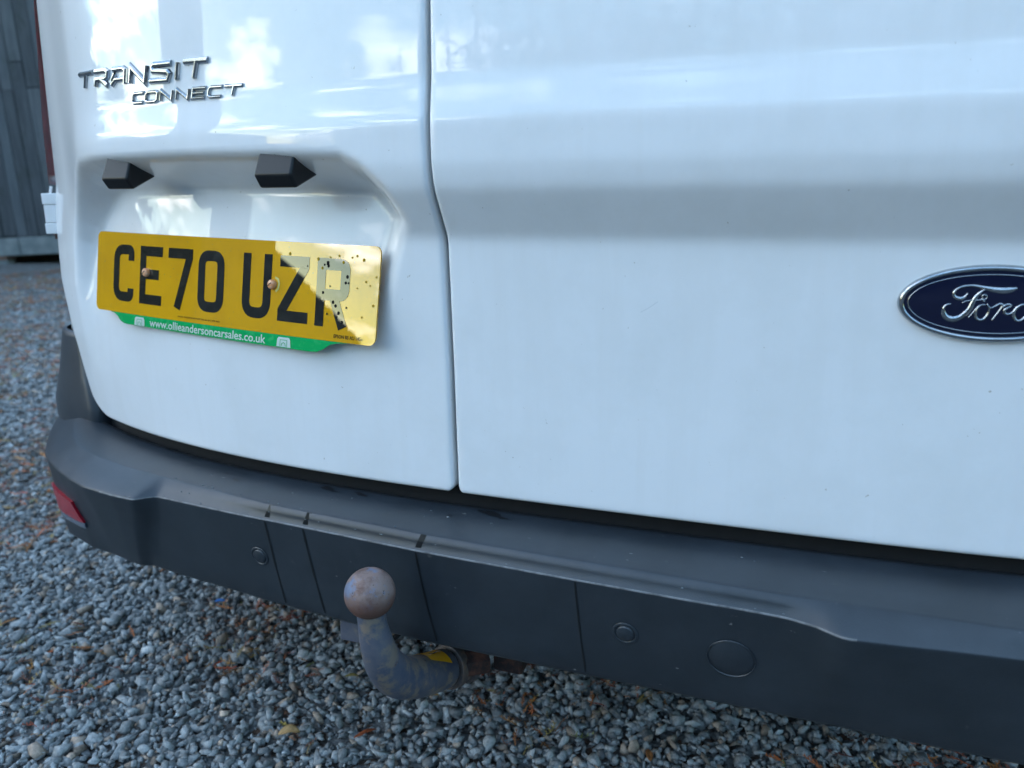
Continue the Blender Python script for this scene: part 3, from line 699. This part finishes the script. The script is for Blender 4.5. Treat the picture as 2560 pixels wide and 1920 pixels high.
bm = bmesh.new(); box(bm, .060, .098, .180, .21, .205, .30); box(bm, -.45, .60, .22, .27, .27, .32); bmobj('cross_member', bm, rustd, tow, bevel=.004)
bm = bmesh.new(); bm.free()
for q_ in (((.150, .165, .246), .006, .012, (0, 1, 0)), ((.172, .172, .238), .005, .010, (0, 1, .3)), ((.012, .150, .272), .0075, .012, (.5, -.8, 0))):
    bm = bmesh.new(); cyl(bm, *q_, 6); bmobj('bolt', bm, zinc, tow, bevel=.001)
bm = bmesh.new(); cyl(bm, (.020, .140, .268), .011, .004, (.8, -.6, .1), 24); bmobj('washer', bm, greysteel, tow, bevel=.0005)
bm = bmesh.new(); cyl(bm, (.006, .160, .270), .010, .02, (.6, -.8, 0), 20); bmobj('bush', bm, screwcap if False else greysteel, tow, bevel=.002)
# sticker bent over the neck
ip = path[33:42]; v = []; f = []
for i, p in enumerate(ip):
    t = Vector(path[34+i] - path[32+i]).normalized(); up = (Vector((0, 0, 1)) - t*t.z).normalized(); sdv = t.cross(up)
    for k in range(7):
        a = R(-50 + 13*k + 3*i); v.append(Vector(p) + (up*math.cos(a) + sdv*math.sin(a)) * .0240)
for i in range(len(ip)-1):
    for k in range(6): f.append((i*7+k, i*7+k+1, i*7+k+8, i*7+k+7))
st = link('warning_sticker', mesh('warning_sticker', v, f), label_y, tow, None, True)
v = []; 
for (i, k) in ((1.5, 1.2), (3.2, 3.4), (5.6, 1.6), (6.6, 2.8)):
    pass
def on_st(i, k):
    p = np.array(path[33]) + (np.array(path[41]) - np.array(path[33]))*i/8.; t = Vector(path[41] - path[33]).normalized(); up = (Vector((0, 0, 1)) - t*t.z).normalized(); sdv = t.cross(up); a = R(-50 + 13*k + 3*i)
    return tuple(Vector(p) + (up*math.cos(a) + sdv*math.sin(a)) * .0243)
strokes('sticker_symbol', [([(1.5, 1.5), (3.5, 3.6), (6.0, 2.6)], .35), ([(4.6, 1.0), (6.8, 2.2), (6.4, 3.2)], .35)], lambda a, b, l: on_st(a, b), .3, 0, pblack, tow, flat=True)
# electrical socket plate behind the neck
bm = bmesh.new(); box(bm, -.098, -.052, .094, .102, .266, .312); bmobj('socket_plate', bm, towp, tow, bevel=.002)
bm = bmesh.new(); tube(bm, spline([(-.07, .11, .26), (-.074, .13, .232), (-.05, .17, .25), (0, .2, .30)], 16), .0035, 8); bmobj('socket_cable', bm, rubber, tow, True)
# under-body clutter in shade
bm = bmesh.new(); box(bm, .02, .06, .15, .30, .285, .33); cyl(bm, (.55, .5, .27), .10, .5, (1, .1, 0), 28); tube(bm, [(.4, .4, .26), (.1, .6, .30), (.1, 2.5, .30)], .025, 12); bmobj('exhaust_box', bm, rustd, van, bevel=.003)
# droplets and grit on the bumper deck
bm = bmesh.new()
for k in range(46):
    x = random.uniform(-.42, .40) if k < 30 else random.uniform(-.3, .1); pr = bump_row(x); t = random.random()
    i = random.choice((3, 4, 7, 8)); y, z = float(pr[i][0]) + random.uniform(0, .02)*(i == 3), float(pr[i][1])
    r = random.uniform(.0006, .0017)
    bmesh.ops.create_icosphere(bm, subdivisions=1, radius=r, matrix=Matrix.Translation((x, y, z + .0002)) @ Matrix.Diagonal((1.4, 1, .45, 1)))
dm = mat('water_drop', (.10, .12, .13), .05, 0, 1); bmobj('water_drops', bm, dm, van, True)['kind'] = 'stuff'
bm = bmesh.new()
for x, y0, lx in ((-.245, .105, .012), (-.27, .12, .006), (-.12, .112, .022), (-.075, .108, .016), (.045, .086, .005), (.09, .100, .026), (.075, .104, .012), (-.35, .155, .008), (-.41, .175, .010)):
    n = 10; vv = []
    for k in range(n):
        a = 2*math.pi*k/n; X_ = x + .6*lx*math.cos(a)*(1+.35*math.sin(5*a+x*90)); Y_ = y0 + .012 + lx*.2*math.sin(a)*(1+.3*math.cos(3*a)) - .25*lx*math.cos(a)
        vv.append(bm.verts.new((X_, Y_, .4448)))
    bm.faces.new(vv)
for v in bm.verts:
    pr = bump_row(v.co.x); ys = [float(p[0]) for p in pr[2:7]][::-1]; zs_ = [float(p[1]) for p in pr[2:7]][::-1]; v.co.z = float(np.interp(v.co.y, ys, zs_)) + .0004
bmobj('damp_patches', bm, stain, van)['kind'] = 'stuff'

# ------------------------------------------------------------------ ground
bm = bmesh.new()
bmesh.ops.create_grid(bm, x_segments=2, y_segments=2, size=150)
bmobj('ground', bm, groundm)['kind'] = 'structure'
CAM = np.array([.3637, -.6187, .7634])
Rw = np.array([[0.9453, 0.0692, -0.3189], [0.3257, -0.2141, 0.9208], [-0.0049, -0.9744, -0.2250]])
def inview(p, m=.10):
    q = (p - CAM) @ Rw; u = q[:, 0]/q[:, 2]*1950/2560; v = q[:, 1]/q[:, 2]*1950/2560
    return (q[:, 2] > .2) & (np.abs(u) < .5 + m) & (np.abs(v) < .375 + m)
def rocks(npt, nvar, seed):
    """crushed stone: convex hulls of a few points, so every chip has flat broken faces"""
    out = []
    for k in range(nvar):
        r_ = random.Random(seed + k); bm = bmesh.new()
        for _ in range(npt):
            d = Vector((r_.gauss(0, 1), r_.gauss(0, 1), r_.gauss(0, 1))).normalized() * r_.uniform(.85, 1.15); bm.verts.new((d.x*1.1, d.y*.95, d.z*.9))
        g = bmesh.ops.convex_hull(bm, input=bm.verts[:]); bmesh.ops.delete(bm, geom=[v for v in bm.verts if not v.link_faces], context='VERTS')
        bmesh.ops.triangulate(bm, faces=bm.faces[:]); bmesh.ops.recalc_face_normals(bm, faces=bm.faces[:]); bm.verts.index_update()
        out.append((np.array([v.co[:] for v in bm.verts]), np.array([[v.index for v in f.verts] for f in bm.faces]))); bm.free()
    return out
def scatter(name, pts, sizes, var, cols, mtl, flat=.62):
    Vs = []; Fs = []; Cs = []; base_i = 0
    idx = rng.integers(0, len(var), len(pts))
    for k, (rv, rf) in enumerate(var):
        s = np.where(idx == k)[0]; n = len(s)
        if not n: continue
        q = rng.normal(size=(n, 4)); q /= np.linalg.norm(q, axis=1)[:, None]; w, x, y, z = q.T
        Rm = np.stack([1-2*(y*y+z*z), 2*(x*y-z*w), 2*(x*z+y*w), 2*(x*y+z*w), 1-2*(x*x+z*z), 2*(y*z-x*w), 2*(x*z-y*w), 2*(y*z+x*w), 1-2*(x*x+y*y)], 1).reshape(n, 3, 3)
        sc = sizes[s][:, None] * np.stack([rng.uniform(.9, 1.45, n), rng.uniform(.7, 1.1, n), rng.uniform(.5, .9, n)], 1)
        v = np.einsum('nij,nvj->nvi', Rm, rv[None]*sc[:, None, :]); v[..., 2] *= flat + .2; v += pts[s][:, None]
        Vs.append(v.reshape(-1, 3)); m = len(rv)
        Fs.append((rf[None] + (base_i + np.arange(n)*m)[:, None, None]).reshape(-1, 3)); base_i += n*m
        Cs.append(np.repeat(cols[s], m, 0))
    V = np.concatenate(Vs); F = np.concatenate(Fs); Cc = np.concatenate(Cs)
    me = bpy.data.meshes.new(name); me.vertices.add(len(V)); me.vertices.foreach_set('co', V.ravel().astype(np.float32))
    me.loops.add(F.size); me.loops.foreach_set('vertex_index', F.ravel().astype(np.int32)); me.polygons.add(len(F)); me.polygons.foreach_set('loop_start', np.arange(0, F.size, 3, dtype=np.int32))
    me.update(calc_edges=True)
    at_ = me.color_attributes.new('tone', 'FLOAT_COLOR', 'POINT'); at_.data.foreach_set('color', np.c_[Cc, np.ones(len(Cc))].ravel().astype(np.float32))
    o = link(name, me, mtl); o['kind'] = 'stuff'; return o
def tones(n):
    g = rng.uniform(.14, .37, n) ; c = np.stack([g*.98, g*1.03, g*1.03], 1)
    b = rng.random(n) < .10; c[b] *= [1.25, .95, .75]; w = rng.random(n) < .04; c[w] *= 1.5; return c
def field(x0, x1, y0, y1, dens):
    n = int((x1-x0)*(y1-y0)*dens); p = np.c_[rng.uniform(x0, x1, n), rng.uniform(y0, y1, n), np.zeros(n)]
    return p[inview(p, .28)]
p = field(-1.9, 1.4, -.5, 1.9, 15000)
d = np.hypot(p[:, 0]-CAM[0], p[:, 1]-CAM[1]); p = p[d < 2.1]
s = rng.choice([.0042, .0060, .0080, .0105, .0145], len(p), p=[.22, .26, .26, .17, .09])*rng.uniform(.66, .98, len(p))
p[:, 2] = s*.15 + rng.uniform(0, .010, len(p))
scatter('gravel_stones', p, s, rocks(11, 16, 5), tones(len(p)), gravelm)
n1 = len(p)
p = field(-7.5, 2.2, -.5, 6.5, 4800); d = np.hypot(p[:, 0]-CAM[0], p[:, 1]-CAM[1]); keep = (d >= 2.0) & (rng.random(len(p)) < np.clip((9.0 - d)/4.5, .12, 1)) & (rng.random(len(p)) < np.clip(2.6/d, 0, 1)**1.0); p = p[keep]; d = d[keep]
s = rng.uniform(.005, .011, len(p))*np.clip(d/2.6, 1, 1.6)
p[:, 2] = s*.1 + rng.uniform(0, .008, len(p))
# far stones use a 20-face rock
scatter('distant_gravel', p, s, rocks(9, 8, 90), tones(len(p)), gravelm)
print('stones', n1, len(p))
# needle litter: curved sprays of brown conifer twigs
def litter(name, pts, scale):
    V = []; F = []; Cc = []
    for (x, y, z), sc in zip(pts, scale):
        a = random.uniform(0, 2*math.pi); Ln = sc*random.uniform(.6, 1.3); cv = random.uniform(-1.2, 1.2); n = 5; w = .0009*sc/.03
        c = random.choice([(.34, .12, .05), (.22, .075, .035), (.40, .20, .08), (.13, .06, .035), (.36, .13, .05), (.26, .19, .08)]); c = [q*random.uniform(.7, 1.2) for q in c]
        pts_ = []; px, py, pz = x, y, z; 
        for k in range(n): pts_.append((px, py, pz)); a += cv/n; px += math.cos(a)*Ln/n; py += math.sin(a)*Ln/n; pz += random.uniform(-.0015, .003)
        def strip(q, w):
            b = len(V)
            for i, (X, Y, Z) in enumerate(q):
                j = min(i, len(q)-2); dx = q[j+1][0]-q[j][0]; dy = q[j+1][1]-q[j][1]; l = math.hypot(dx, dy) or 1; ww = w*(1-.6*i/len(q))
                V.append((X - dy/l*ww, Y + dx/l*ww, Z)); V.append((X + dy/l*ww, Y - dx/l*ww, Z + .0006)); Cc.append(c); Cc.append(c)
            for i in range(len(q)-1): F.append((b+2*i, b+2*i+1, b+2*i+3, b+2*i+2))
        strip(pts_, w)
        if sc > .018:
            for i in range(1, n):
                X, Y, Z = pts_[i]
                for sg in (-1, 1):
                    aa = a + sg*random.uniform(.5, .9); l = Ln*.28*(1-.15*i); strip([(X, Y, Z), (X+math.cos(aa)*l, Y+math.sin(aa)*l, Z+.0015)], w*.9)
    me = mesh(name, V, F); at_ = me.color_attributes.new('tone', 'FLOAT_COLOR', 'POINT'); at_.data.foreach_set('color', np.c_[np.array(Cc), np.ones(len(Cc))].ravel())
    o = link(name, me, litterm); o['kind'] = 'stuff'; return o
def clump(p, k): 
    return p[np.array([mnoise.noise(Vector((q[0]*5, q[1]*5, 3.3))) + .35*mnoise.noise(Vector((q[0]*17, q[1]*17, 1))) for q in p]) > k]
p = clump(field(-1.9, 1.4, -.5, 2.0, 2200), .02); p[:, 2] = rng.uniform(.010, .018, len(p)); litter('needle_litter', p, rng.uniform(.010, .038, len(p)))
p = field(-8, 2.2, -.5, 7.5, 1100); p = clump(p[(p[:, 1] > 1.6) | (rng.random(len(p)) < .5)], -.12); d = np.hypot(p[:, 0]-CAM[0], p[:, 1]-CAM[1]); p = p[d > 1.9]; p[:, 2] = rng.uniform(.008, .018, len(p)); litter('distant_litter', p, rng.uniform(.03, .07, len(p)))
# single leaves and scraps one can pick out
def leaf(name, x, y, z, ln, w, col, label, cat, rot, curl=.3):
    V = []; F = []; n = 8
    for i in range(n+1):
        t = i/n; ww = w*math.sin(math.pi*min(1, t*.93+.04))**.8
        for k, sgn in enumerate((-1, -.5, 0, .5, 1)):
            X = (t-.5)*ln; Y = sgn*ww*(1+.12*math.sin(9*t+sgn)); Z = abs(sgn)*ww*curl + .15*ln*curl*math.sin(3*t)
            V.append((X*math.cos(rot)-Y*math.sin(rot), X*math.sin(rot)+Y*math.cos(rot), Z))
    for i in range(n):
        for k in range(4): a = i*5+k; F.append((a, a+1, a+6, a+5))
    m = mat(name+'_surface', col, .6, 0, 0, .3); noisemix(m, col, tuple(c*.45 for c in col), 120, .45, .7)
    me = mesh(name, V, F); o = link(name, me, m, None, (x, y, z), True)
    sol = o.modifiers.new('s', 'SOLIDIFY'); sol.thickness = .0006
    return tag(o, label, cat)
leaf('fallen_leaf', -.106, .345, .026, .026, .007, (.52, .30, .12), 'small tan curled leaf on the gravel just under the swan neck', 'leaf', .2, .5)
leaf('fallen_leaf', -.261, .200, .024, .030, .010, (.42, .27, .12), 'crumpled pale brown leaf at the bottom edge, left of the tow ball', 'leaf', .5, .6)
leaf('bark_chip', -.156, .233, .026, .034, .004, (.26, .07, .025), 'reddish brown sliver of bark lying on the gravel below the tow bar', 'bark chip', .9, .4)
leaf('plastic_scrap', -.617, .49, .022, .020, .006, (.02, .14, .42), 'small bright blue plastic scrap on the gravel left of the bumper', 'litter', .3, .2)
leaf('fallen_leaf', .235, .320, .024, .024, .005, (.30, .12, .04), 'narrow rust-brown leaf on the gravel under the right half of the bumper', 'leaf', 1.9, .4)
leaf('fallen_leaf', -.248, .352, .024, .022, .004, (.20, .16, .05), 'thin olive-brown leaf on the gravel left of the swan neck bend', 'leaf', .4, .4)

# ------------------------------------------------------------------ timber shed far left
shed = empty('timber_shed', (-9.42, 7.37, 0)); shed.rotation_euler = (0, R(-2.5), R(19))
tag(shed, 'dark weathered timber shed of upright boards on a pale sill, far left', 'shed')
def shed_part(name, bm, m, bevel=.0):
    bmesh.ops.recalc_face_normals(bm, faces=bm.faces); me = bpy.data.meshes.new(name); bm.to_mesh(me); bm.free(); me.materials.append(m)
    o = bpy.data.objects.new(name, me); COL.objects.link(o); o.parent = shed
    return o
x = -3.4
while x < 3.4:
    w = random.uniform(.15, .19); zt = 4.1; zj = None
    segs = [(.37, zt)]
    if random.random() < .35 or (-.1 < x < .75): zj = random.uniform(2.2, 2.6); segs = [(.37, zj - .006), (zj + .006, zt)]
    for z0, z1 in segs:
        bm = bmesh.new(); yo = random.uniform(-.012, .012); tl = random.uniform(-.004, .004)
        vs_ = box(bm, x + .006, x + w - .006, yo - .014, yo + .014, z0 + random.uniform(-.01, .01), z1)
        for v in vs_[4:]: v.co.x += tl
        bmesh.ops.bevel(bm, geom=bm.edges[:], offset=.003, segments=1, affect='EDGES')
        shed_part('plank', bm, random.choice(planks))
    x += w
bm = bmesh.new(); box(bm, -3.4, 3.4, .03, .06, .30, 4.1); shed_part('wall_backing', bm, shade_in)
xx = -3.5
while xx < 3.5:
    bm = bmesh.new(); w = random.uniform(.9, 1.4); box(bm, xx + .004, min(xx + w, 3.5) - .004, -.07, .12, .118, .355); bmesh.ops.bevel(bm, geom=bm.edges[:], offset=.008, segments=1, affect='EDGES'); shed_part('sill_block', bm, stonem); xx += w
for xp in (-2.6, -1.25, -.32, 1.1, 2.6):
    bm = bmesh.new(); box(bm, xp - .11, xp + .11, -.06, .14, .068, .116); bmesh.ops.bevel(bm, geom=bm.edges[:], offset=.006, segments=1, affect='EDGES'); shed_part('pier_brick', bm, brickm)
    bm = bmesh.new(); box(bm, xp - .10, xp + .10, -.05, .13, 0, .066); bmesh.ops.bevel(bm, geom=bm.edges[:], offset=.006, segments=1, affect='EDGES'); shed_part('pier_block', bm, stonem)
bm = bmesh.new()
for sx in (-3.4, 3.38): box(bm, sx, sx + .03, .06, 4.0, .35, 4.1)
box(bm, -3.4, 3.4, 3.98, 4.0, .35, 4.1); box(bm, -3.4, 3.4, .1, 3.9, .25, .29); shed_part('side_wall', bm, planks[0])
bm = bmesh.new(); box(bm, -3.7, 3.7, -.35, 4.3, 4.1, 4.2); shed_part('roof', bm, roofm)

# ------------------------------------------------------------------ the yard behind the photographer (seen only mirrored in paint and plate)
def at_az(az, dist): return (CAM[0] + dist*math.sin(R(az)), CAM[1] - dist*math.cos(R(az)))
barn = empty('added_barn', (*at_az(-62.7, 15), 0)); barn.rotation_euler = (0, 0, R(-62.7))  # out of view; added and shaped for the reflections in door and plate
tag(barn, 'unseen tall dark barn with a lean-to, added for its reflection in the left door', 'barn')
def barn_part(name, bm, m):
    bmesh.ops.recalc_face_normals(bm, faces=bm.faces); me = bpy.data.meshes.new(name); bm.to_mesh(me); bm.free(); me.materials.append(m); o = bpy.data.objects.new(name, me); COL.objects.link(o); o.parent = barn; return o
bm = bmesh.new(); box(bm, -1.4, .58, -3, 0, 0, 6.6); barn_part('wall', bm, planks[0])
bm = bmesh.new(); box(bm, -1.5, .68, -3.2, .2, 6.6, 6.75); barn_part('roof', bm, roofm)
bm = bmesh.new()
vv = [bm.verts.new(p) for p in ((.58, 0, 0), (3.2, 0, 0), (3.2, 0, 1.75), (.58, 0, 3.15), (.58, -3, 0), (3.2, -3, 0), (3.2, -3, 1.75), (.58, -3, 3.15))]
for q in ((0,1,2,3),(7,6,5,4),(1,5,6,2),(3,2,6,7)): bm.faces.new([vv[i] for i in q])
barn_part('lean_to', bm, planks[0])

def conifer_mesh(seed, h=1.0, wid=.16, whorls=26):
    r_ = random.Random(seed); V = []; F = []
    for i in range(whorls):
        t = .08 + .92*i/whorls; z = t*h; L_ = wid*(1-t)**.8*r_.uniform(.75, 1.2) + .006; nb = max(5, int(13*(1-t)) + 4)
        for k in range(nb):
            a = 2*math.pi*(k + r_.random())/nb; l = L_*r_.uniform(.5, 1.25); dr = r_.uniform(-.25, .15)
            for s in range(4):
                t0 = s/4; cxx = math.cos(a)*l*(t0+.1); cyy = math.sin(a)*l*(t0+.1); cz = z + dr*l*t0
                for g in range(3):
                    aa = a + r_.uniform(-1.3, 1.3); q = l*r_.uniform(.18, .34); w = q*.42
                    p = Vector((cxx, cyy, cz)); d = Vector((math.cos(aa), math.sin(aa), r_.uniform(-.5, .3))).normalized(); sdv = d.cross(Vector((0, 0, 1))).normalized()*w; sdv.z += w*r_.uniform(-.6, .6)
                    b = len(V); V += [p - sdv*.5, p + d*q*.5 - sdv, p + d*q, p + d*q*.5 + sdv]; F.append((b, b+1, b+2, b+3))
    return mesh('crown', V, F)
crowns = [conifer_mesh(1), conifer_mesh(2, 1, .12), conifer_mesh(3, 1, .24)]
for c in crowns: c.materials.append(needlem)
bm = bmesh.new(); tube(bm, [(0, 0, 0), (.004, 0, .3), (0, .004, .6), (0, 0, .97)], [.016, .012, .008, .002], 8); trunk_me = bpy.data.meshes.new('trunk'); bm.to_mesh(trunk_me); bm.free(); trunk_me.materials.append(barkm)
def tree(az, dist, h, kind, lab, grp=None, wide=1):
    t = empty('conifer_tree', (*at_az(az, dist), 0)); t.scale = (h*wide, h*wide, h); t.rotation_euler = (0, 0, random.uniform(0, 6.28)); tag(t, lab, 'tree', grp)
    for nm, me in (('crown', crowns[kind]), ('trunk', trunk_me)):
        o = bpy.data.objects.new(nm, me); COL.objects.link(o); o.parent = t
    return t
LB = 'dark spiky conifer beyond the yard, mirrored in the upper left door'
for az, dist, el, k in ((-81, 30, 9, 1), (-79, 28, 11.5, 1), (-77, 33, 10, 0), (-75.5, 29, 12.5, 1), (-73.5, 35, 9.5, 1), (-72, 31, 11.2, 1), (-70, 36, 8.5, 0), (-68, 30, 8.0, 0)):
    tree(az, dist, .76 + dist*math.tan(R(el)), k, LB, 'conifers beyond the yard')
LB2 = 'broad dark conifer in the belt of trees behind the photographer'
hx, hy = at_az(-79, 21)
hedge = empty('added_hedge', (hx, hy, 0)); hedge.rotation_euler = (0, 0, R(-79)); tag(hedge, 'unseen long dense hedge, added to darken the reflection in the number plate', 'hedge')  # out of view; added so the left of the plate mirrors something dark
bm = bmesh.new(); box(bm, -6, 5.6, -.9, .9, 0, 3.6); o = bmobj('hedge_core', bm, needlem); o.parent = hedge; o.matrix_parent_inverse.identity()
V = []; F = []
for k in range(9000):
    X = random.uniform(-6.1, 5.7); side_ = random.random() < .55
    Z = random.uniform(.1, 3.85 + .25*math.sin(X*1.7) + .2*math.sin(X*4.1)) if side_ else 3.6 + random.uniform(-.1, .35 + .2*math.sin(X*1.7)); Y = 1.0*random.choice((-1, 1)) if side_ else random.uniform(-.9, .9)
    q = random.uniform(.08, .2); d = Vector((random.gauss(0, 1), random.gauss(0, 1), random.gauss(0, 1))).normalized(); e = d.orthogonal().normalized(); b_ = len(V); c = Vector((X, Y, Z))
    V += [c - e*q*.4, c + d*q, c + e*q*.4, c - d*q*.6]; F.append((b_, b_+1, b_+2, b_+3))
me = mesh('hedge_leaves', V, F); me.materials.append(needlem); o = bpy.data.objects.new('hedge_leaves', me); COL.objects.link(o); o.parent = hedge; o['kind'] = 'stuff'
for az in np.arange(-89, -128, -2.6):
    tree(float(az), random.uniform(17, 22), random.uniform(9.5, 12), 2, 'tall broad conifer in the belt beyond the hedge, left of the van', 'conifer belt beyond the hedge', 1.2)
az = -44.5
while az < 75:
    el = float(np.interp(az, [-48, -44, -40, -37, -30, -20, -10, 75], [6.3, 7.2, 9.8, 12.0, 16.5, 20, 21, 20])) + random.uniform(-1.0, 1.2); dist = random.uniform(22, 30)
    tree(az, dist, .76 + dist*math.tan(R(max(el, 4))), 2 if el > 12 else 0, LB2, 'tree belt behind the photographer', 1.25 if el > 12 else 1.5)
    az += 2.6 if el > 12 else 2.2
for az in np.arange(128, 232, 3.6):
    tree(float(az), random.uniform(34, 46), random.uniform(8, 12), 2, 'broad conifer in the far belt of trees beyond the shed and the van', 'far tree belt beyond the shed', 1.3)
